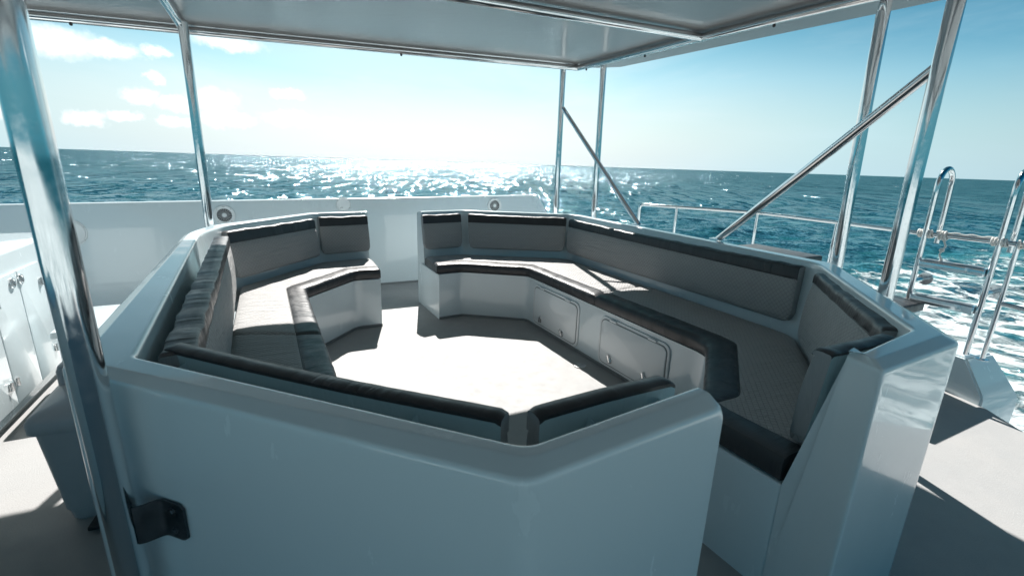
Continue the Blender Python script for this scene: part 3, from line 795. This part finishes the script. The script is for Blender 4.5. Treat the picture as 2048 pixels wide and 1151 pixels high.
# ------------------------------------------------------------------ pedal bin
bc = (-.72, 2.34)
pb_ = thing('pedal_bin', 'grey plastic pedal bin with a domed lid, standing against the left booth wall', 'bin', tuple(W(bc[0], bc[1], 0)))
def bring(hu, hv, z, r_=.04, du=0, dv=0, n=6):
    out = []
    for cx, cy, a0 in ((hu - r_, hv - r_, 0), (-hu + r_, hv - r_, 90), (-hu + r_, -hv + r_, 180), (hu - r_, -hv + r_, 270)):
        for k in range(n + 1):
            a_ = R(a0 + 90 * k / n); out.append(W(bc[0] + du + cx + r_ * math.cos(a_), bc[1] + dv + cy + r_ * math.sin(a_), z))
    return out + [out[0]]
def stack(rings, cap_top=True):
    bm = bmesh.new(); G = loft(bm, rings)
    bm.faces.new(G[-1][:-1]); bm.faces.new(G[0][:-1][::-1]); bmesh.ops.remove_doubles(bm, verts=bm.verts, dist=1e-5); return bm
part('body', stack([bring(.13, .17, .0), bring(.135, .175, .01), bring(.14, .18, .055), bring(.146, .186, .06), bring(.17, .215, .43)]), M_bin, pb_)
lid = part('lid', stack([bring(.183, .228, .425), bring(.186, .231, .43), bring(.186, .231, .468), bring(.178, .223, .482), bring(.15, .195, .498), bring(.09, .13, .508), bring(.03, .05, .511)]), M_bin, pb_)
part('lid_hood', stack([bring(.170, .075, .480, .035, 0, .135), bring(.170, .075, .55, .035, 0, .135), bring(.163, .068, .572, .035, 0, .135), bring(.135, .045, .586, .03, 0, .135), bring(.06, .02, .592, .015, 0, .135)]), M_bin, pb_)
bm = bmesh.new(); prism(bm, [W(bc[0] - .05, bc[1] - .29), W(bc[0] + .05, bc[1] - .29), W(bc[0] + .035, bc[1] - .15), W(bc[0] - .035, bc[1] - .15)], .02, .035, .004, 2)
ped = part('pedal', bm, M_black, pb_)

# ------------------------------------------------------------------ canopy on steel posts
KR = 1.045
def rz(u, v):
    u, v = u / KR, v / KR
    z = 2.38 + .0377 * (u - 2.69) + .034 * (v - 4.04)
    return 1.45 + (z - 1.45) * KR
can = thing('canopy', 'glossy grey hardtop canopy on a polished steel tube frame with five posts', 'canopy', tuple(W(1.0, 2.5, 0)))
outline = [(a_ * KR, b_ * KR) for a_, b_ in [(-2.6, -2.2), (3.16, -2.2), (3.16, .9), (3.20, 1.6), (3.24, 3.2), (3.26, 4.12), (3.10, 4.30), (2.6, 4.38), (-2.6, 4.44)]]
bm = bmesh.new()
lo = [bm.verts.new(W(u, v, rz(u, v) + .035)) for u, v in outline]; hi = [bm.verts.new(W(u, v, rz(u, v) + .075)) for u, v in outline]
bm.faces.new(lo[::-1]); bm.faces.new(hi)
for i in range(len(lo)): bm.faces.new((lo[i], lo[(i + 1) % len(lo)], hi[(i + 1) % len(lo)], hi[i]))
part('roof_panel', bm, M_canopy, can, False)
RB = .027
def beam(a_, b_, r_=RB, dz=0.0, name='frame_tube'):
    a_, b_ = (a_[0] * KR, a_[1] * KR), (b_[0] * KR, b_[1] * KR)
    bm = bmesh.new(); tube(bm, [W(a_[0], a_[1], rz(*a_) + dz), W(b_[0], b_[1], rz(*b_) + dz)], r_, 24)
    return part(name, bm, M_steel, can)
vF = 4.195
beam((-2.5, vF - .02), (2.80, vF + .012)); beam((-2.5, vF - .02 + .012), (2.84, vF + .024), .020, .052 - .016, 'frame_tube')
beam((2.80, vF + .012), (2.69, 2.0)); beam((2.69, 2.0), (2.62, -2.1))
beam((2.83, vF), (2.72, 2.0), .016, .036); beam((2.72, 2.0), (2.65, -2.1), .016, .036)
beam((-2.5, 2.40), (2.735, 2.585)); beam((-2.5, .45), (2.66, .55))
beam((-.47, vF - .02), (-.42, 2.4)); beam((-.42, 2.4), (-.42, -2.1))
beam((-2.5, -1.4), (2.62, -1.3))
# posts: base point, plan point at the top, top height
def post(bx, by, tx, ty, name='post', zb=0.0, zt=None, r_=.0315, lab=None):
    base = Vector((bx, by)); top_ = Vector((tx, ty))
    u_, v_ = tx * UX + ty * UY, -tx * UY + ty * UX
    zt = zt or rz(u_, v_)
    bm = bmesh.new(); tube(bm, [V3(base, zb), V3(base.lerp(top_, .5), (zb + zt) / 2), V3(top_, zt)], r_, 32)
    o = part(name, bm, M_steel, can)
    bm = bmesh.new(); M = Matrix.Translation((bx, by, zb + .001)); disc(bm, .055, .008, M, 32, .003, r_ + .002)
    f = part('base_flange', bm, M_steel, can)
    return o
post(-2.268, 3.425, -2.258, 3.425)
post(0.468, 5.262, 0.458, 5.262)
post(0.865, 5.005, 0.835, 5.01)
post(1.945, 2.695, 1.895, 2.73)
post(1.728, 2.066, 1.718, 2.075)
nearp = post(-0.884, 0.892, -0.896, 0.884)
# bracket that clamps the nearest post to the foreground wall
wn = Vector((-.309, -.951)); wt = Vector((.951, -.309)); w0 = Vector((-1.078, 1.011))
bz = .612
path = []
pA = Vector((-0.884, 0.892))
p1 = w0 + wt * .352 + wn * .0045; p2 = w0 + wt * .282 + wn * .0045; p3 = pA + wt * .029 - wn * .004
cl = fillet([p3, w0 + wt * .262 + wn * .040, p2, p1], [0, .01, .012, 0], 5)
bm = bmesh.new()
rows = []
th_ = .006
left = off_poly(cl, th_ / 2); right = off_poly(cl, -th_ / 2)
for side, zz in ((left, -1), (left, 1), (right, 1), (right, -1)):
    r_ = []
    for k, p in enumerate(side):
        d_end = (p - side[-1]).length
        hh_ = .050 if d_end > .02 else .050 - (.02 - math.sqrt(max(0, .02 ** 2 - (.02 - d_end) ** 2)))
        r_.append(V3(p, bz + zz * hh_))
    rows.append(r_)
rows = subdiv(rows, .004)
for r_ in rows:
    for p in r_:
        d_end = (Vector((p.x, p.y)) - p1).length
        hh_ = .050 if d_end > .02 else .050 - (.02 - math.sqrt(max(0, .02 ** 2 - (.02 - d_end) ** 2)))
        p.z = bz + (hh_ if p.z > bz else -hh_)
loft(bm, rows, True, True, closed=True)
br = part('wall_bracket', bm, M_dark, can)
for dz in (-.027, .027):
    bm = bmesh.new(); M = frame_matrix(V3(w0 + wt * .318 + wn * .0078, bz + dz), Vector((wn.x, wn.y, 0)))
    disc(bm, .0105, .003, M, 20, .001); disc(bm, .0075, .007, M, 6, .0015)
    k = obj('bolt', bm, M_dark); k.location = (0, 0, 0); k.parent = br
# struts
def strut(p0, p1_, r_=.021):
    bm = bmesh.new(); tube(bm, [p0, p1_], r_, 20); s_ = part('strut', bm, M_steel, can)
    bm = bmesh.new(); M = Matrix.Translation((p0.x, p0.y, Z + .001)); rplate(bm, .12, .075, .006, .02, M @ Matrix.Rotation(R(-63), 4, 'Z'), .002)
    k = obj('foot_plate', bm, M_steel); k.parent = s_
strut(Vector((1.11, 4.14, .963)), Vector((0.48, 5.245, 2.035)))
strut(Vector((1.505, 3.395, .963)), Vector((1.715, 2.09, 1.885)), .0235)
# snap studs under the tubes
for u_, v_ in ((1.032, 4.19), (2.765, 3.197), (2.703, 2.029), (-1.067, 4.175), (2.80, 4.06)):
    u_, v_ = u_ * KR, v_ * KR
    bm = bmesh.new(); c3_ = W(u_, v_, rz(u_, v_) - RB - .005)
    bmesh.ops.create_uvsphere(bm, u_segments=14, v_segments=8, radius=.010, matrix=Matrix.Translation(c3_)); tube(bm, [c3_, c3_ + Vector((0, 0, .016))], .007, 12)
    part('snap_stud', bm, M_black, can)

# ------------------------------------------------------------------ guard rail
RZ = 1.06
rail = thing('guard_rail', 'polished steel guard rail along the right edge of the deck', 'guard rail', (2.8, 3.9, 0))
rp = [(1.404, 5.269), (2.30, 4.74), (2.44, 4.62), (2.76, 3.93), (2.953, 3.40), (3.17, 3.0), (3.39, 2.62)]
pl = fillet([V2(p) for p in rp], [0, .12, .12, .2, .2, .2, 0], 5)
bm = bmesh.new(); tube(bm, [Vector((1.404, 5.269, .0)), Vector((1.404, 5.269, RZ - .05)), Vector((1.41, 5.266, RZ - .02)), Vector((1.43, 5.254, RZ - .003))] + [V3(p, RZ) for p in pl[1:]] + [Vector((3.42, 2.57, RZ - .03)), Vector((3.43, 2.55, RZ - .09)), Vector((3.43, 2.55, -.9))], .0165, 18)
part('top_rail', bm, M_steel, rail)
for p, zb in (((1.752, 5.065), 0), ((2.42, 4.66), 0), ((2.745, 3.965), 0), ((3.205, 2.935), .27)):
    bm = bmesh.new(); tube(bm, [Vector((p[0], p[1], zb)), Vector((p[0], p[1], RZ))], .0145, 16); part('stanchion', bm, M_steel, rail)
    bm = bmesh.new(); disc(bm, .036, .006, Matrix.Translation((p[0], p[1], zb + .001)), 24, .002, .015); part('base_flange', bm, M_steel, rail)
bm = bmesh.new(); tube(bm, [Vector((3.205, 2.935, .67)), Vector((3.30, 2.80, .655)), Vector((3.43, 2.55, .62))], .0145, 16); part('mid_rail', bm, M_steel, rail)

# ------------------------------------------------------------------ boarding ladder
lad = thing('boarding_ladder', 'polished steel boarding ladder with hooped handrails and flat treads, lashed to the guard rail', 'ladder', (3.05, 3.2, .3))
a0_, a1_ = V2((2.962, 3.345)), V2((3.152, 3.00)); od = V2((UX, UY)); ll = (a1_ - a0_).normalized()
od = Vector((-ll.y, ll.x)); od = od if od.x > 0 else -od
for b0_, tilt in ((a0_, 0), (a1_, 0)):
    bm = bmesh.new()
    pts = [V3(b0_, .28), V3(b0_, 1.34)]
    cx = .105
    for k in range(0, 13):
        a_ = math.pi * k / 12; pts.append(V3(b0_ + od * (cx - cx * math.cos(a_)), 1.40 + .115 * math.sin(a_)))
    pts += [V3(b0_ + od * (2 * cx + .01), 1.25), V3(b0_ + od * (2 * cx + .015), .98)]
    tube(bm, pts, .0175, 20); s_ = part('side_rail', bm, M_steel, lad)
for z_ in (.88, .62):
    bm = bmesh.new(); c_ = (a0_ + a1_) / 2
    M = Matrix.Translation(V3(c_ + od * .0, z_ - .05)) @ Matrix.Rotation(math.atan2(ll.y, ll.x), 4, 'Z')
    rplate(bm, (a1_ - a0_).length - .036, .085, .050, .008, M, .006)
    tr = part('tread', bm, M_steel, lad)
    bm = bmesh.new(); rplate(bm, (a1_ - a0_).length - .08, .06, .004, .006, M @ Matrix.Translation((0, 0, .0505)), .001); k = obj('grip_pad', bm, M_satin); k.parent = tr
for b0_ in (a0_, a1_):
    bm = bmesh.new(); tube(bm, [V3(b0_, .71), V3(b0_ + od * .20, .71)], .0165, 16)
    so = part('standoff', bm, M_steel, lad)
    M = frame_matrix(V3(b0_ + od * .20, .71), V3(od, 0)); bm = bmesh.new(); disc(bm, .047, .009, M, 28, .003)
    for a_ in (30, 150, 270): disc(bm, .006, .012, M @ Matrix.Translation((.03 * math.cos(R(a_)), .03 * math.sin(R(a_)), .0)), 10, .001)
    k = obj('flange', bm, M_steel); k.parent = so

# rope lashing
rope = thing('rope', 'white rope knotted around the guard rail and both ladder rails', 'rope', (3.0, 3.3, 1.06))
bm = bmesh.new(); rnd = random.Random(5)
rd = (V2((3.17, 3.0)) - V2((2.953, 3.40))).normalized()
def coil(c0, turns, length, rad_):
    pts = []
    for k in range(int(turns * 14) + 1):
        q = k / (turns * 14); a_ = q * turns * 2 * math.pi
        s_ = c0 + rd * ((q - .5) * length); n3 = Vector((-rd.y, rd.x))
        pts.append(V3(s_ + n3 * math.cos(a_) * rad_, RZ + math.sin(a_) * rad_ + rnd.uniform(-.002, .002)))
    return pts
tube(bm, coil(V2((2.972, 3.355)), 6, .085, .025), .0058, 8)
tube(bm, coil(V2((3.02, 3.265)), 3, .05, .029), .0058, 8)
tube(bm, coil(V2((3.155, 3.005)), 5, .08, .025), .0058, 8)
tube(bm, coil(V2((3.21, 2.90)), 3, .07, .024), .0058, 8)
w_ = []
for k in range(25):
    q = k / 24; p = V2((3.0, 3.30)).lerp(V2((3.155, 3.005)), q); w_.append(V3(p, RZ + .022 + .004 * math.sin(q * 24)))
tube(bm, w_, .0058, 8)
tl = [V3(V2((3.02, 3.255)), RZ - .02), V3(V2((3.03, 3.235)), RZ - .07), V3(V2((3.015, 3.25)), RZ - .13), V3(V2((3.03, 3.24)), RZ - .17), V3(V2((3.00, 3.26)), RZ - .215)]
tube(bm, tl, [.0058, .006, .0055, .009, .004], 8)
bmesh.ops.create_icosphere(bm, subdivisions=2, radius=.016, matrix=Matrix.Translation(V3(V2((3.022, 3.246)), RZ - .10)))
bmesh.ops.create_icosphere(bm, subdivisions=2, radius=.021, matrix=Matrix.Translation(V3(V2((3.01, 3.27)), RZ - .005)))
part('lashing', bm, M_rope, rope)

# moulded sponson outboard of the deck edge
sp = thing('hull_step', 'faceted white moulded step at the deck edge under the ladder', 'hull step', tuple(W(4.3, 1.5, 0)))
bm = bmesh.new()
b_ = [W(4.045, 1.06), W(4.50, 1.01), W(4.58, 1.9), W(4.33, 1.95)]
lo = [V3(p, -1.2) for p in b_]; m1 = [V3(b_[0], .06), V3(b_[1], .0), V3(b_[2], .1), V3(b_[3], .16)]
tp = [W(4.12, 1.22, .27), W(4.42, 1.18, .27), W(4.44, 1.9, .27), W(4.24, 1.93, .27)]
rows = [lo + [lo[0]], m1 + [m1[0]], tp + [tp[0]]]
G = loft(bm, rows); bm.faces.new(G[-1][:-1]); bmesh.ops.remove_doubles(bm, verts=bm.verts, dist=1e-5)
bmesh.ops.bevel(bm, geom=[e for e in bm.edges if e.calc_length() > .05], offset=.012, segments=2, affect='EDGES')
part('moulding', bm, M_white, sp)

# outside benches by the rail
def bench(label, u0, u1, v0, v1, zc, th_):
    bn = thing('side_bench', label, 'bench', tuple(W((u0 + u1) / 2, (v0 + v1) / 2, 0)), 'benches outside the lounge')
    bm = bmesh.new(); box(bm, u0, u1, v0, v1, 0, zc - .003, .012); part('base', bm, M_white, bn)
    bm = bmesh.new(); box(bm, u0 + .005, u1 + .01, v0 - .01, v1 - .005, zc, zc + th_, .014, 4)
    uvl = bm.loops.layers.uv.verify()
    for f in bm.faces:
        for lp in f.loops: lp[uvl].uv = (lp.vert.co.x, lp.vert.co.y + lp.vert.co.z)
    part('seat_pad', bm, M_vinyl, bn)
bench('white box bench with a dark pad, beside the ladder beyond the right rim', 3.35, 4.13, 1.53, 2.0, .52, .06)
bench('taller box bench whose dark pad just shows over the right rim, farther along the rail', 3.22, 3.78, 2.10, 2.68, .79, .045)

# floor drain
dr = thing('deck_drain', 'small round drain in the deck beside the right seat front', 'drain', (0.53, 3.215, 0))
bm = bmesh.new(); disc(bm, .048, .005, Matrix.Translation((.53, 3.215, .001)), 36, .002, .034); part('ring', bm, M_satin, dr)
bm = bmesh.new(); disc(bm, .033, .003, Matrix.Translation((.53, 3.215, .001)), 30, .001); part('grate', bm, M_satin, dr)

scene.render.engine = 'CYCLES'
